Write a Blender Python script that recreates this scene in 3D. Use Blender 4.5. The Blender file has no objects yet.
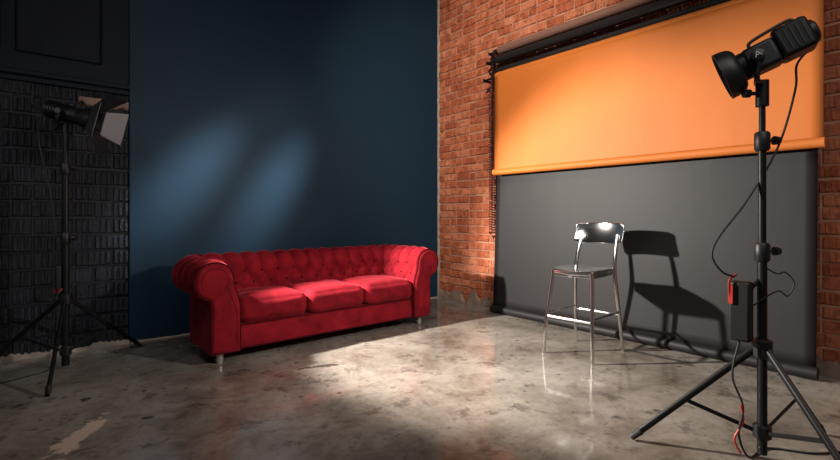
import bpy, bmesh, math, random
from mathutils import Vector, Matrix, noise
random.seed(7)
S = bpy.context.scene
COL = S.collection
S.view_settings.view_transform = 'Standard'

# ------------------------------------------------------------------ materials
def newmat(name):
    m = bpy.data.materials.new(name); m.use_nodes = True
    nt = m.node_tree; b = nt.nodes['Principled BSDF']
    return m, nt, b
def N(nt, t, **kw):
    n = nt.nodes.new(t)
    for k, v in kw.items():
        if k in n.inputs: n.inputs[k].default_value = v
        else: setattr(n, k, v)
    return n
def ramp(nt, fac, stops):
    r = nt.nodes.new('ShaderNodeValToRGB'); e = r.color_ramp.elements
    while len(e) < len(stops): e.new(0.5)
    for i, (p, c) in enumerate(stops):
        e[i].position = p
        e[i].color = (c, c, c, 1) if isinstance(c, (int, float)) else (*c, 1)
    nt.links.new(fac, r.inputs[0]); return r
def mixc(nt, fac, a, b, mode='MIX'):
    m = nt.nodes.new('ShaderNodeMix'); m.data_type = 'RGBA'; m.blend_type = mode
    if isinstance(fac, (int, float)): m.inputs[0].default_value = fac
    else: nt.links.new(fac, m.inputs[0])
    for s, v in ((6, a), (7, b)):
        if isinstance(v, tuple): m.inputs[s].default_value = (*v, 1)
        else: nt.links.new(v, m.inputs[s])
    return m.outputs[2]
def objco(nt):
    return nt.nodes.new('ShaderNodeTexCoord').outputs['Object']
def noise_n(nt, co, scale, detail=4, rough=0.5, dist=0):
    n = N(nt, 'ShaderNodeTexNoise', Scale=scale, Detail=detail, Roughness=rough, Distortion=dist)
    nt.links.new(co, n.inputs['Vector']); return n.outputs['Fac']
def bump(nt, b, h, strength=0.3, dist=0.01):
    n = N(nt, 'ShaderNodeBump', Strength=strength, Distance=dist)
    nt.links.new(h, n.inputs['Height']); nt.links.new(n.outputs[0], b.inputs['Normal'])
def simple(name, col, rough=0.5, metal=0.0, var=0.15, scale=20, bmp=0.0, sheen=0, spec=0.5):
    m, nt, b = newmat(name); co = objco(nt)
    f = noise_n(nt, co, scale)
    c = mixc(nt, f, tuple(x * (1 - var) for x in col), tuple(min(1, x * (1 + var)) for x in col))
    nt.links.new(c, b.inputs['Base Color'])
    b.inputs['Roughness'].default_value = rough; b.inputs['Metallic'].default_value = metal
    b.inputs['Specular IOR Level'].default_value = spec
    if sheen: b.inputs['Sheen Weight'].default_value = sheen
    if bmp: bump(nt, b, f, bmp, 0.005)
    return m

M_black = simple('matte_black_plastic', (0.008, 0.008, 0.009), 0.45, spec=0.35)
M_blackmetal = simple('black_painted_metal', (0.006, 0.006, 0.007), 0.42, 0.0, spec=0.22)
M_rubber = simple('black_rubber', (0.008, 0.008, 0.008), 0.7)
M_silverref = simple('dull_aluminium', (0.10, 0.10, 0.105), 0.5, 0.7)
M_redtag = simple('red_plastic', (0.35, 0.02, 0.015), 0.5)
M_white = simple('white_print', (0.5, 0.5, 0.5), 0.5)
M_chrome = simple('polished_metal', (0.88, 0.88, 0.89), 0.14, 1.0, 0.04, 6)
M_foot = simple('brushed_foot', (0.5, 0.46, 0.42), 0.3, 0.7)
M_glass = simple('lens_glass', (0.7, 0.65, 0.4), 0.2)

# velvet
M_velvet, nt, b = newmat('red_velvet'); co = objco(nt)
f1 = noise_n(nt, co, 6, 5, 0.6, 0.8); f2 = noise_n(nt, co, 260, 2)
c = mixc(nt, ramp(nt, f1, [(0.28, 0.0), (0.72, 1.0)]).outputs[0], (0.115, 0.0035, 0.008), (0.255, 0.009, 0.017))
nt.links.new(c, b.inputs['Base Color']); b.inputs['Roughness'].default_value = 0.85
b.inputs['Specular IOR Level'].default_value = 0.1
b.inputs['Sheen Weight'].default_value = 0.45; b.inputs['Sheen Roughness'].default_value = 0.3
b.inputs['Sheen Tint'].default_value = (1.0, 0.16, 0.20, 1)
bump(nt, b, f2, 0.12, 0.002)
M_velvetdark = simple('dark_red_piping', (0.06, 0.002, 0.004), 0.8, spec=0.1)

# papers
def paper(name, col, rough, bs=0.1):
    m, nt, b = newmat(name); co = objco(nt)
    mp = N(nt, 'ShaderNodeMapping'); mp.inputs['Scale'].default_value = (1, 1.2, 0.5)
    nt.links.new(co, mp.inputs[0])
    f = noise_n(nt, mp.outputs[0], 2.0, 3)
    c = mixc(nt, f, tuple(x * 0.88 for x in col), tuple(x * 1.12 for x in col))
    nt.links.new(c, b.inputs['Base Color']); b.inputs['Roughness'].default_value = rough
    b.inputs['Specular IOR Level'].default_value = 0.3
    bump(nt, b, f, bs, 0.05); return m
M_orange = paper('orange_paper', (0.43, 0.118, 0.019), 0.6)
M_blackpaper = paper('charcoal_paper', (0.0115, 0.0100, 0.0106), 0.55, 0.08)
M_brownpaper = paper('dark_brown_paper', (0.16, 0.082, 0.062), 0.45)
M_blackroll = paper('black_paper', (0.014, 0.012, 0.013), 0.35)

# floor
M_floor, nt, b = newmat('stained_concrete'); co = objco(nt)
big = noise_n(nt, co, 0.8, 6, 0.6, 0.4); mid = noise_n(nt, co, 2.2, 12, 0.72, 0.5); fine = noise_n(nt, co, 16, 8, 0.78)
c0 = ramp(nt, mid, [(0.36, (0.070, 0.052, 0.038)), (0.46, (0.170, 0.141, 0.114)), (0.54, (0.275, 0.246, 0.212)), (0.70, (0.39, 0.364, 0.327))]).outputs[0]
c1 = ramp(nt, big, [(0.36, (0.100, 0.074, 0.054)), (0.60, (0.33, 0.298, 0.260))]).outputs[0]
c = mixc(nt, 0.55, c0, c1)
st = noise_n(nt, co, 4.2, 12, 0.76, 0.3)
c = mixc(nt, ramp(nt, st, [(0.55, 0.0), (0.595, 0.45), (0.68, 0.75)]).outputs[0], c, (0.052, 0.039, 0.030))
pl = noise_n(nt, co, 2.3, 9, 0.7, 0.6)
c = mixc(nt, ramp(nt, pl, [(0.66, 0.0), (0.68, 0.6)]).outputs[0], c, (0.42, 0.37, 0.31))
def spots(scale, r0, r1, amt, src, lo, hi, c):
    dd = N(nt, 'ShaderNodeMixRGB'); dd.blend_type = 'ADD'; dd.inputs[0].default_value = 0.16
    nt.links.new(co, dd.inputs[1]); q = N(nt, 'ShaderNodeTexNoise', Scale=scale * 1.6, Detail=6.0, Roughness=0.7); nt.links.new(co, q.inputs['Vector'])
    nt.links.new(q.outputs['Color'], dd.inputs[2])
    vo = N(nt, 'ShaderNodeTexVoronoi', Scale=scale); nt.links.new(dd.outputs[0], vo.inputs['Vector'])
    spot = ramp(nt, vo.outputs['Distance'], [(r0, 1.0), (r1, 0.0)]).outputs[0]
    sm = N(nt, 'ShaderNodeMath', operation='MULTIPLY'); nt.links.new(spot, sm.inputs[0])
    nt.links.new(ramp(nt, src, [(lo, 0.0), (hi, amt)]).outputs[0], sm.inputs[1])
    return mixc(nt, sm.outputs[0], c, (0.030, 0.024, 0.020))
c = spots(8.0, 0.10, 0.17, 0.75, big, 0.48, 0.56, c)
c = spots(3.0, 0.06, 0.12, 0.85, mid, 0.44, 0.52, c)
c = mixc(nt, ramp(nt, fine, [(0.36, 0.4), (0.50, 0.0)]).outputs[0], c, (0.072, 0.057, 0.046))
def _lt(sock, th, amt):
    mr = N(nt, 'ShaderNodeMapRange'); mr.inputs['From Min'].default_value = th + 0.06; mr.inputs['From Max'].default_value = th - 0.06
    mr.inputs['To Min'].default_value = 0; mr.inputs['To Max'].default_value = amt; nt.links.new(sock, mr.inputs['Value']); return mr.outputs[0]
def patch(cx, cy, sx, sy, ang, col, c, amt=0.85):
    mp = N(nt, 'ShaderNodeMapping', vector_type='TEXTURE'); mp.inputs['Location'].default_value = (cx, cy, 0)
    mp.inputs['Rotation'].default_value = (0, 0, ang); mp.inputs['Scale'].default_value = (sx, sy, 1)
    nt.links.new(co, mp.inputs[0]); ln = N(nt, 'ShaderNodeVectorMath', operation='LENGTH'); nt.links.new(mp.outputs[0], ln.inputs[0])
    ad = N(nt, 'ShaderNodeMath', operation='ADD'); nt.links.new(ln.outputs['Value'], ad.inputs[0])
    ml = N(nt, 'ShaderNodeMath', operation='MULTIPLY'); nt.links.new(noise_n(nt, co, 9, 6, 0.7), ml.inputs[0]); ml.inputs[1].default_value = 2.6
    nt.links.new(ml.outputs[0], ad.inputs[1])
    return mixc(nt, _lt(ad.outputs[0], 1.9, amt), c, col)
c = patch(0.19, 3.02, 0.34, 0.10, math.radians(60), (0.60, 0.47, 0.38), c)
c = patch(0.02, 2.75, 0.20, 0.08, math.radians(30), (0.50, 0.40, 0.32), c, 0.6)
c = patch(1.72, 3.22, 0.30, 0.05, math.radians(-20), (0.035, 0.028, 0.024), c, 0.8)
nt.links.new(c, b.inputs['Base Color'])
rr = ramp(nt, noise_n(nt, co, 2.1, 6, 0.6, 0.8), [(0.42, 0.05), (0.60, 0.26)]).outputs[0]
nt.links.new(rr, b.inputs['Roughness']); b.inputs['Specular IOR Level'].default_value = 0.75
bump(nt, b, mid, 0.06, 0.01)

# blue smooth wall
M_blue, nt, b = newmat('navy_satin_paint'); co = objco(nt)
f = noise_n(nt, co, 1.3, 5); g = noise_n(nt, co, 60, 3)
c = mixc(nt, f, (0.0072, 0.0215, 0.0375), (0.0094, 0.027, 0.047))
nt.links.new(c, b.inputs['Base Color']); b.inputs['Roughness'].default_value = 0.5
b.inputs['Specular IOR Level'].default_value = 0.12
bump(nt, b, g, 0.05, 0.003)

def brickmat(name, ca, cb, cc, rough, dirt=0.75, spec=0.5):
    m, nt, b = newmat(name); co = objco(nt)
    at = N(nt, 'ShaderNodeAttribute'); at.attribute_name = 'tone'
    sp = nt.nodes.new('ShaderNodeSeparateColor'); nt.links.new(at.outputs['Color'], sp.inputs[0])
    c = ramp(nt, sp.outputs[0], [(0.0, ca), (0.55, cb), (1.0, cc)]).outputs[0]
    f = noise_n(nt, co, 14, 7, 0.7, 0.3)
    c = mixc(nt, ramp(nt, f, [(0.35, dirt), (0.55, 0.0)]).outputs[0], c, tuple(x * 0.4 for x in ca))
    g = noise_n(nt, co, 5, 7, 0.7, 0.5)
    c = mixc(nt, ramp(nt, g, [(0.54, 0.0), (0.70, 0.6)]).outputs[0], c, tuple(min(1, x * 1.5) for x in cc))
    nt.links.new(c, b.inputs['Base Color']); b.inputs['Roughness'].default_value = rough
    b.inputs['Specular IOR Level'].default_value = spec
    bump(nt, b, noise_n(nt, co, 34, 6, 0.75), 1.0, 0.018); return m
M_redbrick = brickmat('red_clay_brick', (0.30, 0.074, 0.034), (0.40, 0.112, 0.051), (0.48, 0.172, 0.092), 0.8, 0.6, 0.2)
M_redmortar = simple('pink_grey_mortar', (0.36, 0.185, 0.12), 0.9, 0, 0.65, 10, 0.6, spec=0.2)
M_darkbrick = brickmat('black_painted_brick', (0.0075, 0.0095, 0.014), (0.0095, 0.012, 0.017), (0.013, 0.016, 0.022), 0.42, spec=0.35)
M_darkmortar = simple('black_painted_mortar', (0.006, 0.008, 0.012), 0.6, 0, 0.4, 12, 0.6, spec=0.3)
M_plaster = simple('rough_plaster', (0.24, 0.19, 0.155), 0.9, 0, 0.6, 9, 0.8)
M_greyplaster = simple('grey_rough_plaster', (0.19, 0.13, 0.10), 0.9, 0, 0.7, 11, 0.9)
M_navytrim = simple('navy_trim_paint', (0.0055, 0.009, 0.015), 0.55, 0, 0.3, 6, spec=0.12)
M_ceil = simple('dark_ceiling_paint', (0.05, 0.05, 0.052), 0.9)

# ------------------------------------------------------------------ geometry
class G:
    def __init__(s): s.v = []; s.f = []
    def add(s, v, f):
        o = len(s.v); s.v += [tuple(p) for p in v]; s.f += [tuple(i + o for i in q) for q in f]; return s
    def box(s, c, size, R=None):
        R = R or Matrix.Identity(3); c = Vector(c); hx, hy, hz = [x / 2 for x in size]
        v = [c + R @ Vector((x, y, z)) for x in (-hx, hx) for y in (-hy, hy) for z in (-hz, hz)]
        return s.add(v, [(0, 1, 3, 2), (4, 6, 7, 5), (0, 4, 5, 1), (2, 3, 7, 6), (0, 2, 6, 4), (1, 5, 7, 3)])
    def tube(s, pts, r, n=12, closed=False, flat=1.0, up=None):
        pts = [Vector(p) for p in pts]; m = len(pts)
        rs = r if isinstance(r, (list, tuple)) else [r] * m
        V = []; F = []; prev = None
        for i, p in enumerate(pts):
            if closed: t = pts[(i + 1) % m] - pts[i - 1]
            else: t = pts[min(i + 1, m - 1)] - pts[max(i - 1, 0)]
            t.normalize()
            if up is not None: a = Vector(up)
            elif prev is None: a = Vector((0, 0, 1)) if abs(t.z) < 0.9 else Vector((1, 0, 0))
            else: a = prev
            a = (a - t * a.dot(t)).normalized(); prev = a; bb = t.cross(a)
            for k in range(n):
                w = 2 * math.pi * k / n
                V.append(p + a * math.cos(w) * rs[i] + bb * math.sin(w) * rs[i] * flat)
        for i in range(m if closed else m - 1):
            j = (i + 1) % m
            for k in range(n):
                l = (k + 1) % n
                F.append((i * n + k, i * n + l, j * n + l, j * n + k))
        if not closed:
            F.append(tuple(reversed(range(n)))); F.append(tuple((m - 1) * n + k for k in range(n)))
        return s.add(V, F)
    def obj(s, name, mat, parent=None, smooth=True, bevel=0, loc=None, ang=35):
        me = bpy.data.meshes.new(name); me.from_pydata(s.v, [], s.f); me.update()
        bm = bmesh.new(); bm.from_mesh(me); bmesh.ops.recalc_face_normals(bm, faces=bm.faces); bm.to_mesh(me); bm.free()
        for m_ in (mat if isinstance(mat, list) else [mat]): me.materials.append(m_)
        o = bpy.data.objects.new(name, me); COL.objects.link(o)
        if parent: o.parent = parent
        if loc: o.location = loc
        if smooth:
            for p in me.polygons: p.use_smooth = True
            me.set_sharp_from_angle(angle=math.radians(ang))
        if bevel:
            b_ = o.modifiers.new('bevel', 'BEVEL'); b_.width = bevel; b_.segments = 2; b_.limit_method = 'ANGLE'
        return o
def spline(pts, k=8, closed=False):
    P = [Vector(p) for p in pts]; n = len(P); out = []
    rng = range(n) if closed else range(n - 1)
    for i in rng:
        if closed: a, b_, c, d = P[i - 1], P[i], P[(i + 1) % n], P[(i + 2) % n]
        else: a, b_, c, d = P[max(i - 1, 0)], P[i], P[i + 1], P[min(i + 2, n - 1)]
        for j in range(k):
            t = j / k
            out.append(0.5 * ((2 * b_) + (c - a) * t + (2 * a - 5 * b_ + 4 * c - d) * t * t + (3 * b_ - a - 3 * c + d) * t ** 3))
    if not closed: out.append(P[-1])
    return out
def root(name, loc, rz=0, label='', cat='', group=None):
    e = bpy.data.objects.new(name, None); COL.objects.link(e); e.location = loc; e.rotation_euler = (0, 0, rz)
    e.empty_display_size = 0.1
    e['label'] = label; e['category'] = cat
    if group: e['group'] = group
    return e
def structure(o, label=''):
    o['kind'] = 'structure'
    if label: o['label'] = label
    return o
def cushion(name, size, r, puff, mat, parent, loc, n=26):
    bm = bmesh.new(); bmesh.ops.create_cube(bm, size=2)
    bmesh.ops.subdivide_edges(bm, edges=bm.edges[:], cuts=n, use_grid_fill=True)
    h = [x / 2 for x in size]
    for v in bm.verts:
        p = v.co.copy(); q = Vector([p[i] * h[i] for i in range(3)])
        c = Vector([max(-(h[i] - r), min(h[i] - r, q[i])) for i in range(3)])
        d = q - c
        pos = c + (d.normalized() * r if d.length > 1e-6 else d)
        pos.z += puff * (1 - p.x ** 4) * (1 - p.y ** 4) * (p.z)
        pos.y += -puff * 0.6 * (1 - p.x ** 2) * (1 - p.z ** 2) * (1 if p.y < 0 else 0)
        nz = noise.noise(Vector(loc) * 3 + pos * 7) * 0.008
        pos += Vector((0, 0, nz)) + Vector((0, nz, 0))
        v.co = pos
    me = bpy.data.meshes.new(name); bm.to_mesh(me); bm.free(); me.materials.append(mat)
    for p in me.polygons: p.use_smooth = True
    o = bpy.data.objects.new(name, me); COL.objects.link(o); o.parent = parent; o.location = loc
    return o

# ------------------------------------------------------------------ room
XR = 4.38; YB = 4.90; H = 4.6
g = G(); g.box(((-4 + XR + 0.2) / 2, (YB + 0.3 - 4) / 2, -0.05), (XR + 4.2, YB + 4.3, 0.1))
fl = g.obj('floor', M_floor, smooth=False); structure(fl, 'polished stained grey-brown concrete floor')
g = G(); g.box(((-4 + XR + 0.2) / 2, (YB + 0.3 - 4) / 2, H + 0.05), (XR + 4.2, YB + 4.3, 0.1))
structure(g.obj('ceiling', M_ceil, smooth=False), 'dark painted ceiling')
g = G(); g.box(((0.67 + XR + 0.2) / 2, YB + 0.1, H / 2), (XR + 0.2 - 0.67, 0.2, H))
structure(g.obj('wall_back', M_blue, smooth=False, bevel=0.004), 'smooth navy blue satin painted wall')

def brickwall(name, org, ud, nd, W, HH, bw, bh, mo, dep, ridge_p, nr, mats, u0=0.0, jit=1.0, halves=True):
    g = G(); ud = Vector(ud); nd = Vector(nd); org = Vector(org); up = Vector((0, 0, 1))
    R = Matrix((ud, nd, up)).transposed()
    g.box(org + ud * W / 2 + up * HH / 2 - nd * 0.08, (W, 0.16, HH), R)
    nb = len(g.f); tones = [0.5] * len(g.v)
    def relief(u0_, u1_, z0_, z1_, d0, d1, ins, t):
        a = []
        for (uu, zz) in ((u0_, z0_), (u1_, z0_), (u1_, z1_), (u0_, z1_)):
            a.append(org + ud * uu + up * zz + nd * d0)
        for (uu, zz) in ((u0_ + ins, z0_ + ins), (u1_ - ins, z0_ + ins), (u1_ - ins, z1_ - ins), (u0_ + ins, z1_ - ins)):
            a.append(org + ud * (uu + random.uniform(-1, 1) * 0.0015 * jit) + up * (zz + random.uniform(-1, 1) * 0.002 * jit) + nd * (d1 + random.uniform(-1, 1) * 0.0015 * jit))
        g.add(a, [(4, 5, 6, 7), (0, 1, 5, 4), (1, 2, 6, 5), (2, 3, 7, 6), (3, 0, 4, 7)])
        tones.extend([t] * 8)
    z = mo; row = 0
    while z + bh * 0.5 < HH:
        z1 = min(z + bh - mo, HH); u = u0 - (bw / 2 if row % 2 else 0)
        while u < W:
            L = bw * (random.choice([1, 1, 1, 0.5, 1]) if halves else 1); a = max(u, 0); e = min(u + L - mo, W)
            if e - a > 0.03:
                t = random.random(); d = dep * random.uniform(0.6, 1.2)
                jz = random.uniform(-.004, .004) * jit
                relief(a, e, z + jz, z1 + jz, 0.0, d, 0.005, t)
                if random.random() < ridge_p and e - a > bw * 0.4:
                    k = max(3, int(round(nr * (e - a) / bw))); w = (e - a) / k
                    for i in range(k):
                        if random.random() < 0.08 * jit: continue
                        relief(a + w * i + w * 0.2, a + w * (i + 1) - w * 0.15, z + jz + 0.006, z1 + jz - 0.006, d * 0.9, d + dep * 0.9 * random.uniform(0.7, 1.1), 0.004, min(1, t + 0.15))
            u += L
        z += bh; row += 1
    me = bpy.data.meshes.new(name); me.from_pydata(g.v, [], g.f)
    for m_ in mats: me.materials.append(m_)
    for i, p in enumerate(me.polygons): p.material_index = 0 if i < nb else 1
    at = me.attributes.new('tone', 'FLOAT_COLOR', 'POINT')
    for i, t in enumerate(tones): at.data[i].color = (t, t, t, 1)
    bm = bmesh.new(); bm.from_mesh(me); bmesh.ops.recalc_face_normals(bm, faces=bm.faces)
    bm.to_mesh(me); bm.free()
    o = bpy.data.objects.new(name, me); COL.objects.link(o); structure(o); return o
w = brickwall('wall_right', (XR, YB - 0.03, 0), (0, -1, 0), (-1, 0, 0), 6.4, H, 0.235, 0.10, 0.012, 0.009, 0.85, 7, [M_redmortar, M_redbrick], jit=1.7)
w['label'] = 'rough red clay brick wall with ribbed blocks'
w = brickwall('wall_left', (0.67, YB + 0.03, 0), (-1, 0, 0), (0, -1, 0), 3.0, 2.22, 0.27, 0.14, 0.014, 0.013, 1.0, 6, [M_darkmortar, M_darkbrick], jit=1.2, halves=False)
w['label'] = 'black painted ribbed brick wall section'

g = G(); g.box((0.67 - 1.5, YB + 0.12, (2.22 + H) / 2), (3.0, 0.2, H - 2.22))
structure(g.obj('trim_1', M_navytrim, smooth=False), 'dark navy painted upper wall panel')
g = G()
for (x0, x1, z0, z1) in ((-0.10, 0.46, 2.46, 3.3), (-1.2, -0.2, 2.46, 3.3)):
    for (a, b_) in (((x0, z0), (x1, z0)), ((x1, z0), (x1, z1)), ((x1, z1), (x0, z1)), ((x0, z1), (x0, z0))):
        g.tube([(a[0], YB + 0.02, a[1]), (b_[0], YB + 0.02, b_[1])], 0.010, 4)
structure(g.obj('trim_2', M_navytrim, smooth=False), 'dark raised panel moulding')
g = G(); g.box((-0.83, YB + 0.005, 2.29), (3.0, 0.04, 0.04)); g.box((-0.83, YB + 0.01, 2.24), (3.0, 0.03, 0.04))
structure(g.obj('trim_3', M_navytrim, smooth=False, bevel=0.008), 'dark horizontal ledge above brick')

def ragged(name, p0, d, L, hmin, hmax, thick, nd, mat, seed, z0=0, n=60, hang=False):
    g = G(); p0 = Vector(p0); d = Vector(d); nd = Vector(nd); V = []; F = []
    for i in range(n + 1):
        t = i / n; q = p0 + d * L * t
        h = hmin + (hmax - hmin) * (0.5 + 0.9 * noise.noise(Vector((t * L * 7, seed, 0))) + 0.3 * noise.noise(Vector((t * L * 25, seed, 3))))
        h = max(0.008, h) * (-1 if hang else 1)
        k = thick * (1 + 0.5 * noise.noise(Vector((t * L * 12, seed, 9))))
        for (o_, zz) in ((0, z0), (k, z0), (k * 0.8, z0 + h * 0.6), (k * 0.3, z0 + h), (0, z0 + h)):
            V.append(q + nd * o_ + Vector((0, 0, zz)))
    for i in range(n):
        for k in range(5):
            l = (k + 1) % 5; F.append((i * 5 + k, i * 5 + l, i * 5 + 5 + l, i * 5 + 5 + k))
    F.append((0, 1, 2, 3, 4)); F.append(tuple(n * 5 + k for k in (4, 3, 2, 1, 0)))
    g.add(V, F); o = g.obj(name, mat, ang=60); structure(o); return o
ragged('baseboard_left', (-1.6, YB + 0.03, 0), (1, 0, 0), 2.27, 0.02, 0.07, 0.05, (0, -1, 0), M_plaster, 2)['label'] = 'crumbling pale plaster strip at wall foot'
ragged('baseboard_back', (0.68, YB, 0), (1, 0, 0), 3.69, 0.008, 0.02, 0.012, (0, -1, 0), M_plaster, 5)['label'] = 'thin rough plaster seam at wall foot'
ragged('baseboard_right', (XR - 0.005, YB - 0.05, 0), (0, -1, 0), 5.0, 0.02, 0.22, 0.026, (-1, 0, 0), M_greyplaster, 8, n=200)['label'] = 'rough broken plaster along brick wall foot'
ragged('trim_4', (0.66, YB + 0.02, 0), (-1, 0, 0), 0.36, 0.03, 0.10, 0.055, (0, -1, 0), M_greyplaster, 11, z0=2.15, hang=True)['label'] = 'rough plaster remains under ledge'
g = G(); V = []; F = []; n = 120
for i in range(n + 1):
    z = H * i / n; wd = 0.035 + 0.03 * noise.noise(Vector((0, 3, z * 5))) + 0.015 * noise.noise(Vector((0, 9, z * 20)))
    V += [(XR - 0.014, YB, z), (XR - 0.014, YB - max(0.012, wd), z), (XR, YB - max(0.012, wd), z)]
for i in range(n):
    F += [(i * 3, i * 3 + 1, i * 3 + 4, i * 3 + 3), (i * 3 + 1, i * 3 + 2, i * 3 + 5, i * 3 + 4)]
g.add(V, F)
structure(g.obj('trim_5', simple('corner_plaster', (0.38, 0.31, 0.26), 0.9, 0, 0.5, 20, 0.5)), 'ragged pale plaster strip in wall corner')

# ------------------------------------------------------------------ sofa
sofa = root('sofa', (2.13, 4.26, 0), math.radians(1.2), 'red velvet rolled-arm sofa with button-tufted back', 'sofa')
IX = 0.885; IY = 0.01; FY = -0.50
RC, RR, RZ = 0.195, 0.146, 0.645
OUT = 0.222
prof = [(0.0, 0.28 + 0.03 * i) for i in range(6)]
for i in range(1, 12):
    t = i / 12; s_ = t * t * (3 - 2 * t); prof.append(((RC - RR) * s_, 0.43 + (RZ - 0.43) * t))
for i in range(0, 37):
    a = math.pi - i * (math.pi + 1.35) / 36; prof.append((RC + RR * math.cos(a), RZ + RR * math.sin(a)))
prof += [(OUT, 0.47), (OUT, 0.30), (OUT, 0.20), (OUT, 0.09)]
arc = [0]
for i in range(1, len(prof)): arc.append(arc[-1] + math.dist(prof[i], prof[i - 1]))
def pn(i):
    a = prof[max(i - 1, 0)]; b_ = prof[min(i + 1, len(prof) - 1)]
    t = Vector((b_[0] - a[0], b_[1] - a[1])).normalized(); return Vector((-t.y, t.x))
SU, SV = 0.160, 0.20
V0 = arc[6]
VTOP = V0 + SV
def tuft(u, v):
    u += 0.012 * noise.noise(Vector((u * 3, v * 4, 1))); v += 0.010 * noise.noise(Vector((u * 4, v * 4, 7)))
    a = (u / SU + (v - V0) / SV); b_ = (u / SU - (v - V0) / SV)
    p = abs(math.sin(math.pi * a)) * abs(math.sin(math.pi * b_))
    d = p ** 0.5
    pleat = abs(math.sin(math.pi * u / SU)) ** 0.5
    k = max(0, min(1, (v - VTOP + 0.01) / 0.04))
    return d * (1 - k) + 0.95 * pleat * k
i_end = 6 + 12 + 27
def fade(i):
    if i < 4: return 0
    if i > i_end: return max(0, 1 - (i - i_end) / 6)
    return min(1, (i - 3) / 3)
XO = IX + RC + RR; YO = IY + RC + RR; RND = 0.33
def roundc(x, y):
    s_ = 1 if x >= 0 else -1; ax = abs(x); vx = ax - (XO - RND); vy = y - (YO - RND)
    if vx > 0 and vy > 0:
        m = max(vx, vy); l = math.hypot(vx, vy); k = m / l; return s_ * (XO - RND + vx * k), YO - RND + vy * k
    return x, y
DT = 0.037
def swept(kind):
    nS = {'back': 280, 'arm': 96}[kind]; V = []; F = []; m = len(prof); g = G()
    for j in range(nS + 1):
        t = j / nS
        for i, (o, z) in enumerate(prof):
            n2 = pn(i)
            if kind == 'back':
                L = IX + o; x = -L + 2 * L * t; y = IY + o
                d = (DT * tuft(x, arc[i]) - 0.016) * fade(i)
                px, py = x, y + n2.x * d
            else:
                y = FY + (IY - FY + o) * t; u = y - FY
                d = (DT * tuft(u, arc[i]) - 0.016) * fade(i) * min(1, t * 8)
                px, py = -(IX + o) - n2.x * d, y
            px, py = roundc(px, py); V.append((px, py, z + n2.y * d))
    for j in range(nS):
        for i in range(m - 1):
            F.append((j * m + i, j * m + i + 1, (j + 1) * m + i + 1, (j + 1) * m + i))
    g.add(V, F); return g
swept('back').obj('backrest', M_velvet, sofa, ang=80)
g = swept('arm'); g.obj('arm', M_velvet, sofa, ang=80)
g2 = G(); g2.v = [(-x, y, z) for (x, y, z) in g.v]; g2.f = [tuple(reversed(f)) for f in g.f]
g2.obj('arm', M_velvet, sofa, ang=80)
outline = [Vector((o, z)) for (o, z) in prof] + [Vector((0.0, 0.09))]
no = len(outline)
def offs(k, amt):
    t = (outline[(k + 1) % no] - outline[k - 1]).normalized(); nrm = Vector((t.y, -t.x)); return outline[k] + nrm * amt
for sgn in (-1, 1):
    V = []; F = []
    for (amt, y) in ((0.004, FY + 0.03), (0.004, FY - 0.015), (0.014, FY - 0.030), (0.03, FY - 0.037)):
        for k in range(no):
            p = offs(k, amt); V.append((sgn * (IX + p.x), y, p.y))
    for r_ in range(3):
        for k in range(no):
            l = (k + 1) % no; F.append((r_ * no + k, r_ * no + l, (r_ + 1) * no + l, (r_ + 1) * no + k))
    F.append(tuple(3 * no + k for k in range(no)))
    g = G(); g.add(V, F); g.obj('arm_front_panel', M_velvet, sofa, ang=60)
    g = G(); g.tube([(sgn * (IX + p.x), FY - 0.018, p.y) for p in [offs(k, 0.002) for k in range(no)]], 0.006, 8, closed=True)
    g.obj('piping', M_velvetdark, sofa)
    pts = [(sgn * (IX + RC + 0.10 * math.cos(math.radians(-40 + i * 10))), FY - 0.037, RZ + 0.10 * math.sin(math.radians(-40 + i * 10))) for i in range(26)]
    pts += [(sgn * (IX + 0.055), FY - 0.037, 0.46), (sgn * (IX + 0.035), FY - 0.037, 0.38), (sgn * (IX + 0.033), FY - 0.037, 0.14)]
    g = G(); g.tube(spline(pts, 3), 0.0025, 6); g.obj('scroll_seam', M_velvetdark, sofa)
g = G(); g.tube([(0, -0.004, 0), (0, 0.0, 0), (0, 0.004, 0), (0, 0.007, 0)], [0.012, 0.012, 0.009, 0.003], 12)
btn = None
def place_button(loc, nrm):
    global btn
    if btn is None:
        btn = g.obj('tufting_button', M_velvetdark, sofa); o = btn
    else:
        o = btn.copy(); COL.objects.link(o); o.parent = sofa
    x, y = roundc(loc[0], loc[1])
    o.location = (x, y, loc[2]); o.rotation_mode = 'QUATERNION'; o.rotation_quaternion = Vector(nrm).to_track_quat('Y', 'Z')
def prof_at(v):
    for i in range(1, len(arc)):
        if arc[i] >= v:
            t = (v - arc[i - 1]) / (arc[i] - arc[i - 1]); a, b_ = prof[i - 1], prof[i]
            return (a[0] + (b_[0] - a[0]) * t, a[1] + (b_[1] - a[1]) * t, pn(i))
IN = 0.011
for q in range(1, 5):
    v = V0 + q * SV / 2
    if v > VTOP + 0.01: break
    o, z, n2 = prof_at(v)
    off = 0.0 if q % 2 == 0 else 0.5
    for k in range(-7, 8):
        x = (k + off) * SU
        if abs(x) < IX - 0.02 + o: place_button((x, IY + o - n2.x * IN, z - n2.y * IN), (0, n2.x, n2.y))
    for sgn in (-1, 1):
        for k in range(0, 5):
            y = FY + (k + off) * SU
            if y > FY + 0.06 and y < IY - 0.03 + o: place_button((sgn * (IX + o - n2.x * IN), y, z - n2.y * IN), (sgn * n2.x, 0, n2.y))
g = G(); g.box((0, -0.08, 0.19), (2 * IX, 0.82, 0.20)); g.box((0, 0.0, 0.10), (2.1, 0.5, 0.03))
g.obj('base_frame', M_velvet, sofa, bevel=0.015)
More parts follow.
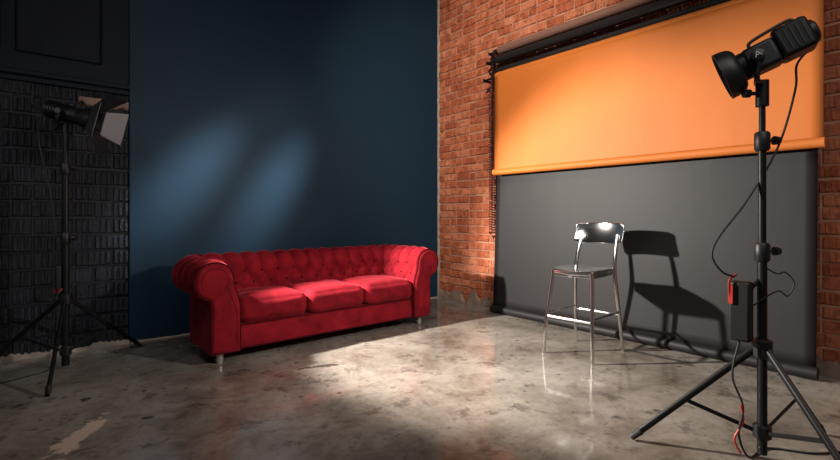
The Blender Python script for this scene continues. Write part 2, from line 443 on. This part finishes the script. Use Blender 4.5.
g = G(); g.tube([(-IX, -0.493, 0.285), (IX, -0.493, 0.285)], 0.007, 8); g.tube([(-IX, -0.493, 0.10), (IX, -0.493, 0.10)], 0.006, 8)
g.obj('piping', M_velvetdark, sofa)
for k in (-1, 0, 1):
    cushion('seat_cushion', (0.588, 0.55, 0.185), 0.062, 0.028, M_velvet, sofa, (k * 0.590, -0.24, 0.385))
for (x, y) in ((-1.02, -0.44), (1.02, -0.44), (-1.0, 0.18), (1.0, 0.18)):
    g = G(); g.tube([(x, y, 0.095), (x, y, 0.075), (x, y, 0.055), (x, y, 0.03), (x, y, 0.0)], [0.035, 0.036, 0.026, 0.03, 0.024], 18)
    g.obj('leg', M_foot, sofa)

# ------------------------------------------------------------------ stool
st = root('bar_stool', (3.55, 2.16, 0), math.radians(3), 'polished metal bar stool with curved low backrest', 'stool')
LRd = 0.021
for sy in (-1, 1):
    g = G(); g.tube(spline([(-0.25, sy * 0.215, 0.0), (-0.23, sy * 0.203, 0.25), (-0.19, sy * 0.182, 0.55), (-0.175, sy * 0.17, 0.69)], 5), [LRd * 0.75 + LRd * 0.25 * i / 15 for i in range(16)], 12, flat=0.85)
    g.obj('leg', M_chrome, st)
    g = G(); g.tube(spline([(0.28, sy * 0.215, 0.0), (0.25, sy * 0.203, 0.25), (0.21, sy * 0.185, 0.55), (0.205, sy * 0.175, 0.70), (0.245, sy * 0.168, 0.86), (0.292, sy * 0.160, 0.98)], 6), [LRd * 0.75 + LRd * 0.25 * min(1, i / 15) - LRd * 0.3 * max(0, (i - 18) / 12) for i in range(31)], 12, flat=0.8)
    g.obj('leg', M_chrome, st)
V = []; F = []; nu = 28
def seat_pt(a, b_):
    x = 0.200 * a * math.sqrt(1 - 0.18 * b_ * b_); y = 0.200 * b_ * math.sqrt(1 - 0.18 * a * a)
    r2 = min(1, (a * a + b_ * b_) / 1.1)
    z = 0.705 - 0.020 * (1 - r2) ** 1.2 + 0.006 * abs(b_) - (0.012 * max(0, -a - 0.6) / 0.4)
    return x, y, z
for th in (0, 1):
    for i in range(nu + 1):
        for j in range(nu + 1):
            x, y, z = seat_pt(-1 + 2 * i / nu, -1 + 2 * j / nu); V.append((x, y, z - th * 0.03))
K = (nu + 1) ** 2
for i in range(nu):
    for j in range(nu):
        q = (i * (nu + 1) + j, (i + 1) * (nu + 1) + j, (i + 1) * (nu + 1) + j + 1, i * (nu + 1) + j + 1)
        F.append(q); F.append(tuple(K + t for t in reversed(q)))
for i in range(nu):
    for (a, c_) in (((i, 0), (i + 1, 0)), ((i, nu), (i + 1, nu)), ((0, i), (0, i + 1)), ((nu, i), (nu, i + 1))):
        p = a[0] * (nu + 1) + a[1]; q = c_[0] * (nu + 1) + c_[1]; F.append((p, q, K + q, K + p))
g = G(); g.add(V, F); g.obj('seat', M_chrome, st, bevel=0.006, ang=50)
rails = [((-0.224, -0.20, 0.31), (-0.224, 0.20, 0.31)), ((0.243, -0.20, 0.31), (0.243, 0.20, 0.31)),
         ((-0.220, -0.20, 0.335), (0.241, -0.20, 0.335)), ((-0.220, 0.20, 0.335), (0.241, 0.20, 0.335))]
for a, b_ in rails:
    g = G(); g.tube([a, b_], 0.011, 10, flat=0.8); g.obj('footrest', M_chrome, st)
V = []; F = []; n = 32; m = 16
for th in (0, 1):
    for i in range(n + 1):
        t = -1 + 2 * i / n
        for j in range(m + 1):
            w_ = -1 + 2 * j / m
            tx = t * (1 - 0.05 * abs(w_) ** 8); wz = w_ * (1 - 0.12 * abs(t) ** 10)
            y = 0.220 * tx; z = 0.992 + 0.090 * wz
            x = 0.278 + 0.032 * wz + 0.066 * (1 - abs(t) ** 2.2) + 0.012 * (1 - wz * wz) - th * 0.018
            V.append((x, y, z))
K = (n + 1) * (m + 1)
for i in range(n):
    for j in range(m):
        q = (i * (m + 1) + j, (i + 1) * (m + 1) + j, (i + 1) * (m + 1) + j + 1, i * (m + 1) + j + 1)
        F.append(q); F.append(tuple(K + t for t in reversed(q)))
for i in range(n):
    for j in (0, m): p = i * (m + 1) + j; q = p + m + 1; F.append((p, q, K + q, K + p))
for j in range(m):
    for i in (0, n): p = i * (m + 1) + j; q = p + 1; F.append((p, q, K + q, K + p))
g = G(); g.add(V, F); g.obj('backrest', M_chrome, st, bevel=0.006, ang=50)
g = G(); g.box((-0.175, 0, 0.665), (0.015, 0.33, 0.04)); g.box((0.18, 0, 0.665), (0.015, 0.33, 0.04))
g.box((0, 0.17, 0.665), (0.33, 0.015, 0.04)); g.box((0, -0.17, 0.665), (0.33, 0.015, 0.04))
g.obj('seat_frame', M_chrome, st, bevel=0.003)

# ------------------------------------------------------------------ backdrops
def backdrop(name, label, y0, y1, xr, zr, r, mat, zb=None, barr=0.04, barx=None, group='paper backdrop rolls on the brick wall'):
    e = root(name, (xr, (y0 + y1) / 2, 0), 0, label, 'photo backdrop', group)
    hl = (y1 - y0) / 2
    g = G(); g.tube([(0, -hl, zr), (0, hl, zr)], r, 28); g.obj('paper_roll', mat, e)
    g = G(); g.tube([(0, -hl - 0.05, zr), (0, hl + 0.07, zr)], 0.02, 14); g.obj('core_tube', M_blackmetal, e)
    g = G(); g.tube([(0, hl + 0.045, zr), (0, hl + 0.07, zr)], 0.032, 20); g.obj('chain_wheel', M_black, e)
    if zb is not None:
        V = []; F = []; nz = 24; ny = 40; bx = (barx if barx is not None else -r)
        for i in range(nz + 1):
            t = i / nz; z = zr + (zb - zr) * t
            for j in range(ny + 1):
                yy = -hl + 2 * hl * j / ny
                x = -r + (bx + r) * t ** 3 + 0.004 * noise.noise(Vector((yy * 1.0, t * 2, zr)))* math.sin(math.pi*t)
                V.append((x, yy, z))
        for i in range(nz):
            for j in range(ny): F.append((i * (ny + 1) + j, i * (ny + 1) + j + 1, (i + 1) * (ny + 1) + j + 1, (i + 1) * (ny + 1) + j))
        g = G(); g.add(V, F); o = g.obj('paper_sheet', mat, e, ang=180)
        so = o.modifiers.new('thick', 'SOLIDIFY'); so.thickness = 0.002
        g = G(); g.tube([(bx, -hl - 0.01, zb), (bx, hl + 0.01, zb)], barr, 20); g.obj('bottom_bar', mat, e)
    return e, hl
e1, h1 = backdrop('paper_backdrop', 'rolled-up dark brown paper backdrop, topmost on the brackets', 0.72, 3.70, 4.285, 3.105, 0.048, M_brownpaper)
e4, h4 = backdrop('paper_backdrop', 'rolled-up black paper backdrop on wall brackets', 0.72, 3.70, 4.245, 2.985, 0.046, M_blackroll)
e2, h2 = backdrop('paper_backdrop', 'charcoal paper backdrop unrolled down to the floor', 0.76, 3.73, 4.30, 2.87, 0.040, M_blackpaper, 0.047, 0.045, -0.10)
e3, h3 = backdrop('paper_backdrop', 'orange paper backdrop unrolled halfway down', 0.71, 3.65, 4.19, 2.765, 0.050, M_orange, 1.645, 0.036, -0.05)
def chain(parent, hl, yw, zr, zlow, dx, mat):
    g = G()
    for side in (-0.028, 0.028):
        n = int((zr - zlow) / 0.03)
        for i in range(n):
            z = zr - i * 0.03; t = i / n
            x = side * (1 - 0.5 * t) + dx * t; k = 0.015; yy = hl + 0.057 + yw * min(1, t * 4)
            g.add([(x + a, yy + b_, z + c_) for (a, b_, c_) in ((k, 0, 0), (-k, 0, 0), (0, k, 0), (0, -k, 0), (0, 0, k), (0, 0, -k))],
                  [(0, 2, 4), (2, 1, 4), (1, 3, 4), (3, 0, 4), (2, 0, 5), (1, 2, 5), (3, 1, 5), (0, 3, 5)])
    yy = hl + 0.057 + yw
    g.tube([(dx - 0.02, yy, zlow), (dx, yy, zlow - 0.03), (dx + 0.02, yy, zlow)], 0.009, 6)
    g.obj('bead_chain', mat, parent)
M_chain = simple('dark_red_chain_plastic', (0.06, 0.010, 0.008), 0.4)
chain(e1, h1, 0.085, 3.08, 0.95, 0.0, M_chain); chain(e2, h2, 0.02, 2.86, 0.9, 0.0, M_black); chain(e3, h3, 0.03, 2.76, 1.3, 0.0, M_chain)
for yy in (3.86, 0.60):
    e = root('wall_bracket', (XR, yy, 0), 0, 'black metal wall bracket holding the backdrop rolls', 'bracket', 'backdrop wall brackets')
    s_ = -1 if yy > 2 else 1
    g = G(); g.box((-0.018, 0, 2.91), (0.016, 0.04, 0.44)); g.obj('mounting_plate', M_blackmetal, e, bevel=0.003)
    for (xx, zz) in ((-0.095, 3.105), (-0.135, 2.985), (-0.08, 2.87), (-0.19, 2.765)):
        g = G(); g.box((xx / 2 - 0.01, 0, zz), (abs(xx) + 0.01, 0.008, 0.035))
        g.tube([(xx, 0, zz), (xx, 0.07, zz)] if s_ > 0 else [(xx, -0.10, zz), (xx, 0.004, zz)], 0.011, 10); g.obj('hook', M_blackmetal, e)

# ------------------------------------------------------------------ light stands
RIGHT = Vector((0.771, -0.637, 0))
def stand(e, angs, rad, ztop, k_=1.0):
    hub = 0.52
    g = G(); g.tube([(0, 0, 0.03), (0, 0, 0.98)], 0.0205 * k_, 16); g.obj('lower_column', M_blackmetal, e)
    g = G(); g.tube([(0, 0, 0.98), (0, 0, 1.50)], 0.0165 * k_, 16); g.obj('middle_column', M_blackmetal, e)
    g = G(); g.tube([(0, 0, 1.50), (0, 0, ztop)], 0.0135 * k_, 16); g.obj('upper_column', M_blackmetal, e)
    for z in (0.98, 1.50):
        g = G(); g.tube([(0, 0, z - 0.05), (0, 0, z - 0.04), (0, 0, z + 0.03), (0, 0, z + 0.04)], [0.025, 0.032, 0.032, 0.025], 18); g.obj('collar', M_black, e)
        d = RIGHT * 1.0
        g = G(); g.tube([Vector((0, 0, z)) + d * 0.02, Vector((0, 0, z)) + d * 0.06], 0.007, 8)
        g.tube([Vector((0, 0, z)) + d * 0.055, Vector((0, 0, z)) + d * 0.08], [0.022, 0.018], 8); g.obj('knob', M_black, e)
    g = G(); g.tube([(0, 0, hub - 0.04), (0, 0, hub - 0.03), (0, 0, hub + 0.04), (0, 0, hub + 0.05)], [0.028, 0.042, 0.042, 0.028], 18); g.obj('leg_hub', M_black, e)
    g = G(); g.tube([(0, 0, 0.10), (0, 0, 0.11), (0, 0, 0.16), (0, 0, 0.17)], [0.026, 0.038, 0.038, 0.026], 18); g.obj('brace_hub', M_black, e)
    for a in angs:
        d = Vector((math.cos(math.radians(a)), math.sin(math.radians(a)), 0))
        top = Vector((0, 0, hub)) + d * 0.03; foot = d * rad + Vector((0, 0, 0.014))
        g = G(); g.tube([top, foot], 0.0165, 12, flat=0.75); g.obj('leg', M_blackmetal, e)
        k = top.lerp(foot, 0.55); g = G(); g.tube([Vector((0, 0, 0.135)) + d * 0.028, k], 0.010, 8, flat=0.5); g.obj('brace', M_blackmetal, e)
        g = G(); g.tube([foot - (foot - top).normalized() * 0.06, foot], [0.019, 0.0145], 12); g.obj('foot_cap', M_rubber, e)
def cable(e, pts, r=0.0045, name='power_cable', mat=None):
    g = G(); g.tube(spline(pts, 8), r, 8); return g.obj(name, mat or M_rubber, e)
def cp(r, z, f=0.0):
    fw = Vector((0.637, 0.771, 0)); v = RIGHT * r + fw * f; return (v.x, v.y, z)
def oriented(pivot, d, k=1.0):
    d = Vector(d).normalized(); side = d.cross(Vector((0, 0, 1))).normalized(); up = side.cross(d)
    return lambda a, s_, u: Vector(pivot) + (d * a + side * s_ + up * u) * k, Matrix((d, side, up)).transposed()

# right lamp: round reflector
LR = (2.64, 0.674)
e = root('studio_light', (LR[0], LR[1], 0), 0, 'black studio lamp with round reflector on a tall tripod stand', 'studio light', 'studio lights on stands')
stand(e, (120, -13, 235), 0.56, 1.76)
dR = Vector((-0.30, 1.0, -0.43)).normalized(); pv = tuple(Vector((0, 0, 1.875)) + RIGHT * -0.025); SC = 0.90
PVR = Vector(pv)
T, R3 = oriented(pv, dR, SC)
def bx(g, c, s): g.box(c, tuple(x * SC for x in s), R3)
g = G(); bx(g, T(-0.02, 0, 0), (0.15, 0.130, 0.14)); g.obj('lamp_housing', M_black, e, bevel=0.018)
g = G(); bx(g, T(-0.165, 0, 0.012), (0.15, 0.145, 0.16)); g.obj('cooling_unit', M_blackmetal, e, bevel=0.015)
g = G()
for i in range(5): bx(g, T(-0.215 + i * 0.025, 0, 0.0935), (0.008, 0.11, 0.004))
for i in range(5): bx(g, T(-0.215 + i * 0.025, 0.074, 0.012), (0.008, 0.004, 0.11)); bx(g, T(-0.215 + i * 0.025, -0.074, 0.012), (0.008, 0.004, 0.11))
g.obj('cooling_fins', M_black, e)
g = G(); g.tube([T(-0.265, 0, 0.01), T(-0.255, 0, 0.01), T(-0.235, 0, 0.01)], [0.045 * SC, 0.06 * SC, 0.06 * SC], 20); g.obj('rear_cap', M_black, e)
g = G(); g.tube([T(0.05, 0, 0), T(0.075, 0, 0)], 0.074 * SC, 28); g.obj('mount_ring', M_blackmetal, e)
def shell(path, T, SC, n=36):
    V = []; F = []
    for (a, r) in path:
        for k in range(n):
            w_ = 2 * math.pi * k / n; V.append(T(a, r * math.cos(w_), r * math.sin(w_)))
    m = len(path)
    for i in range(m - 1):
        for k in range(n):
            l = (k + 1) % n; F.append((i * n + k, i * n + l, (i + 1) * n + l, (i + 1) * n + k))
    g = G(); g.add(V, F); return g
g = shell([(0.075, 0.055), (0.075, 0.078), (0.079, 0.098), (0.089, 0.112), (0.105, 0.122), (0.13, 0.128), (0.165, 0.130), (0.165, 0.124), (0.13, 0.122), (0.105, 0.115), (0.09, 0.105), (0.081, 0.09), (0.077, 0.055)], T, SC)
g.obj('reflector', M_black, e, ang=50)
g = G(); g.tube([T(0.076, 0, 0), T(0.09, 0, 0)], [0.04, 0.03], 20); g.obj('lamp_chip', M_glass, e)
P0 = Vector(pv); side_v = T(0, 1, 0) - P0
g = G(); g.tube(spline([P0 + side_v * 0.095, P0 + side_v * 0.095 + Vector((0, 0, -0.06)), P0 + side_v * 0.075 + Vector((0, 0, -0.10)), Vector((0, 0, 1.765)), P0 - side_v * 0.075 + Vector((0, 0, -0.10)), P0 - side_v * 0.095 + Vector((0, 0, -0.06)), P0 - side_v * 0.095], 5), 0.016, 10, flat=0.5); g.obj('yoke', M_blackmetal, e)
for sg in (-1, 1):
    g = G(); g.tube([T(0, sg * 0.06, 0), T(0, sg * 0.115, 0), T(0, sg * 0.12, 0)], [0.028, 0.028, 0.02], 16); g.obj('tilt_knob', M_black, e)
g = G(); g.tube([(0, 0, 1.66), (0, 0, 1.78)], 0.027, 14); g.tube([(0, 0, 1.72), cp(-0.07, 1.72)], 0.009, 8); g.tube([cp(-0.06, 1.72), cp(-0.085, 1.72)], 0.02, 10); g.obj('spigot_mount', M_blackmetal, e)
g = G(); hp = [T(-0.20, 0, 0.085), T(-0.20, 0, 0.108), T(-0.17, 0, 0.118), T(-0.04, 0, 0.108), T(-0.0, 0, 0.095), T(0.0, 0, 0.065)]
g.tube(spline(hp, 5), 0.008, 10); g.obj('carry_handle', M_black, e)
g = G()
def pl3(a, u): return T(0.0 + a, -0.123, u)
for (a0, u0_, a1, u1_) in ((-0.014, -0.013, 0.0, 0.015), (0.0, 0.015, 0.014, -0.013), (-0.007, -0.003, 0.007, -0.003)):
    g.tube([pl3(a0, u0_), pl3(a1, u1_)], 0.0018, 6)
g.obj('emblem', M_white, e)
cable(e, [T(-0.24, 0.0, -0.05), cp(0.165, 1.86), cp(0.155, 1.736), cp(0.075, 1.47), cp(-0.07, 1.22), cp(-0.20, 1.05), cp(-0.235, 0.96), cp(-0.19, 0.885), cp(-0.13, 0.86)], 0.005)
cable(e, [cp(-0.05, 0.72), cp(0.03, 0.80, -.05), cp(0.12, 0.77), cp(0.15, 0.83), cp(0.11, 0.88), cp(0.04, 0.88, -.03), cp(-0.02, 0.93)], 0.0035)
cable(e, [cp(-0.10, 0.58), cp(-0.14, 0.40), cp(-0.09, 0.25), cp(-0.11, 0.12), cp(-0.06, 0.012), cp(0.1, 0.006, 0.1), cp(0.3, 0.006, 0.05), cp(0.6, 0.006, 0.1)], 0.005)
cable(e, [cp(-0.10, 0.26), cp(-0.09, 0.18), cp(-0.13, 0.10), cp(-0.10, 0.03)], 0.005, 'red_cable_tie', M_redtag)
g = G(); g.box(cp(-0.10, 0.70), (0.06, 0.09, 0.28)); g.obj('power_supply', M_black, e, bevel=0.012)
g = G(); g.tube([cp(-0.06, 0.80), cp(0, 0.86)], 0.01, 8); g.obj('clamp', M_blackmetal, e)
g = G(); g.tube(spline([cp(-0.12, 0.87), cp(-0.15, 0.85), cp(-0.155, 0.80), cp(-0.145, 0.74)], 4), [0.006] * 13, 8, flat=0.6); g.box(cp(-0.148, 0.78), (0.012, 0.018, 0.09)); g.obj('red_strap', M_redtag, e)

# left lamp: barn doors
LL = (0.19, 4.38)
e = root('studio_light', (LL[0], LL[1], 0), 0, 'black studio lamp with open barn doors on a tripod stand', 'studio light', 'studio lights on stands')
stand(e, (259, 30, 140), 0.62, 1.84, 1.25)
dL = Vector((3.2, -1.95, -0.95)).normalized(); pv = (0, 0, 1.91)
T, R3 = oriented(pv, dL)
g = G(); g.tube([T(-0.13, 0, 0), T(-0.12, 0, 0), T(0.10, 0, 0), T(0.11, 0, 0)], [0.05, 0.06, 0.06, 0.055], 24); g.obj('lamp_housing', M_black, e)
g = G()
for i in range(8): g.tube([T(-0.11 + i * 0.02, 0, 0), T(-0.103 + i * 0.02, 0, 0)], 0.066, 24)
g.obj('cooling_fins', M_blackmetal, e)
g = shell([(0.10, 0.04), (0.10, 0.062), (0.16, 0.082), (0.21, 0.088), (0.215, 0.088), (0.215, 0.083), (0.16, 0.075), (0.105, 0.04)], T, 1)
g.obj('reflector', M_black, e, ang=50)
g = G(); g.tube([T(0.105, 0, 0), T(0.115, 0, 0)], [0.036, 0.03], 20); g.obj('lamp_chip', M_glass, e)
g = G()
for (s0, u0_, s1, u1_) in ((-0.092, -0.092, 0.092, -0.092), (0.092, -0.092, 0.092, 0.092), (0.092, 0.092, -0.092, 0.092), (-0.092, 0.092, -0.092, -0.092)):
    g.tube([T(0.212, s0, u0_), T(0.212, s1, u1_)], 0.008, 6)
g.obj('barn_door_frame', M_blackmetal, e)
for k in range(4):
    a = k * math.pi / 2; c_, s2 = math.cos(a), math.sin(a)
    def W(ax, al, out):
        return T(ax, al * c_ - out * s2, al * s2 + out * c_)
    op = math.radians(46)
    l = 0.16; q = [(0.215, -0.088, 0.094), (0.215, 0.088, 0.094), (0.215 + l * math.cos(op), 0.13, 0.094 + l * math.sin(op)), (0.215 + l * math.cos(op), -0.13, 0.094 + l * math.sin(op))]
    V = [W(*p) for p in q] + [W(p[0] - 0.002, p[1], p[2] + 0.003) for p in q]
    g = G(); g.add(V, [(0, 1, 2, 3), (7, 6, 5, 4), (0, 4, 5, 1), (1, 5, 6, 2), (2, 6, 7, 3), (3, 7, 4, 0)]); g.obj('barn_door', M_silverref if k in (1, 3) else M_black, e, smooth=False)
g = G(); g.tube(spline([T(0, 0.08, 0), T(0, 0.08, -0.06), T(0, 0.04, -0.09), T(0, -0.04, -0.09), T(0, -0.08, -0.06), T(0, -0.08, 0)], 5), 0.011, 10, flat=0.5); g.obj('yoke', M_blackmetal, e)
for sg in (-1, 1):
    g = G(); g.tube([T(0, sg * 0.05, 0), T(0, sg * 0.10, 0)], 0.02, 14); g.obj('tilt_knob', M_black, e)
g = G(); g.tube([(0, 0, 1.76), (0, 0, 1.835)], 0.022, 14); g.tube([(0, 0, 1.80), cp(-0.05, 1.80)], 0.008, 8); g.tube([cp(-0.045, 1.80), cp(-0.07, 1.80)], 0.018, 10); g.obj('spigot_mount', M_blackmetal, e)
g = G(); g.tube(spline([T(-0.12, 0, 0.04), T(-0.19, 0, 0.07), T(-0.24, 0, 0.04), T(-0.22, 0, 0.0), T(-0.13, 0, -0.03)], 5), 0.009, 8); g.obj('carry_handle', M_black, e)
cable(e, [T(-0.13, 0, 0), cp(-0.19, 1.84), cp(-0.195, 1.68), cp(-0.12, 1.34), cp(-0.07, 0.98), cp(-0.05, 0.70), cp(-0.04, 0.62)])
cable(e, [cp(-0.03, 0.6), cp(-0.09, 0.52), cp(-0.07, 0.4), cp(-0.10, 0.2), cp(-0.09, 0.02), cp(-0.18, 0.006, -0.25), cp(-0.32, 0.006, -0.36), cp(-0.6, 0.006, -0.3)])
g = G(); g.box(cp(-0.03, 0.68, -0.03), (0.035, 0.06, 0.20)); g.obj('power_supply', M_black, e, bevel=0.008)
g = G(); g.tube(spline([cp(-0.06, 0.60, -0.03), cp(-0.03, 0.58, -0.05), cp(0.0, 0.60, -0.04), cp(-0.03, 0.63, -0.04)], 4), 0.006, 8); g.obj('red_strap', M_redtag, e)

# ------------------------------------------------------------------ lights
def spotlight(name, loc, target, power, ang, blend, rad, col):
    l = bpy.data.lights.new(name, 'SPOT'); l.energy = power; l.spot_size = math.radians(ang); l.spot_blend = blend
    l.shadow_soft_size = rad; l.color = col
    o = bpy.data.objects.new(name, l); COL.objects.link(o); o.location = loc
    o.rotation_euler = (Vector(target) - Vector(loc)).to_track_quat('-Z', 'Y').to_euler(); return o
pL = Vector((LL[0], LL[1], 1.91)) + dL * 0.20
spotlight('lamp_light_key', pL, pL + Vector((3.3, -2.05, -1.35)), 1950, 66, 0.5, 0.06, (1, 0.93, 0.84))
pR = Vector((LR[0], LR[1], 0)) + PVR + dR * 0.145
spotlight('lamp_light_sofa', pR, pR + Vector((-0.12, 1.0, -0.40)), 240, 104, 0.9, 0.07, (1, 0.94, 0.87))
spotlight('added_spot', (3.5, 3.3, 4.4), (1.16, 4.9, 1.50), 3600, 9.5, 1.0, 0.16, (0.92, 0.97, 1))  # added unseen narrow spot, shapes the left slanted glow on the navy wall
spotlight('added_spot', (3.5, 3.3, 4.4), (1.55, 4.9, 1.42), 260, 24, 1.0, 0.25, (0.92, 0.97, 1))  # added unseen wide spot, faint halo around the two wall glows
spotlight('added_spot', (3.9, 3.3, 4.4), (1.99, 4.9, 1.40), 3200, 9.8, 1.0, 0.16, (0.92, 0.97, 1))  # added unseen narrow spot for the right slanted glow
spotlight('added_spot', (0.3, 1.2, 4.4), (4.38, 3.9, 2.6), 1400, 54, 1.0, 0.15, (1, 0.88, 0.75))  # added unseen warm spot, brightens upper brick and left end of the orange paper
spotlight('added_brick_fill', (-2.0, 2.6, 2.6), (0.0, 4.93, 1.2), 80, 50, 1.0, 0.1, (0.95, 0.97, 1))  # added unseen fill, lifts the dark brick section on the left
def area(name, loc, target, power, sx, sy, col):
    l = bpy.data.lights.new(name, 'AREA'); l.shape = 'RECTANGLE'; l.size = sx; l.size_y = sy; l.energy = power; l.color = col
    o = bpy.data.objects.new(name, l); COL.objects.link(o); o.location = loc
    o.rotation_euler = (Vector(target) - Vector(loc)).to_track_quat('-Z', 'Y').to_euler(); return o
area('added_area_fill', (0.6, 0.3, 4.3), (2.5, 3, 0), 38, 2.0, 2.0, (1, 0.95, 0.9))  # added unseen soft fill over the whole room
area('added_area_fill', (1.2, -1.0, 3.6), (4.3, 2.0, 0.4), 32, 1.6, 1.6, (1, 0.95, 0.9))  # added unseen fill, lightens the stool shadow on the charcoal paper
w = bpy.data.worlds.new('w'); S.world = w; w.use_nodes = True
w.node_tree.nodes['Background'].inputs[0].default_value = (0.75, 0.75, 0.75, 1)
w.node_tree.nodes['Background'].inputs[1].default_value = 0.065

cam = bpy.data.cameras.new('camera'); co_ = bpy.data.objects.new('camera', cam); COL.objects.link(co_)
co_.location = (0, 0, 1.15); co_.rotation_euler = (math.pi / 2, 0, -math.atan2(0.637, 0.771))
cam.sensor_width = 36; cam.lens = 469 / 840 * 36; cam.shift_y = -15 / 840; cam.clip_start = 0.05
S.camera = co_
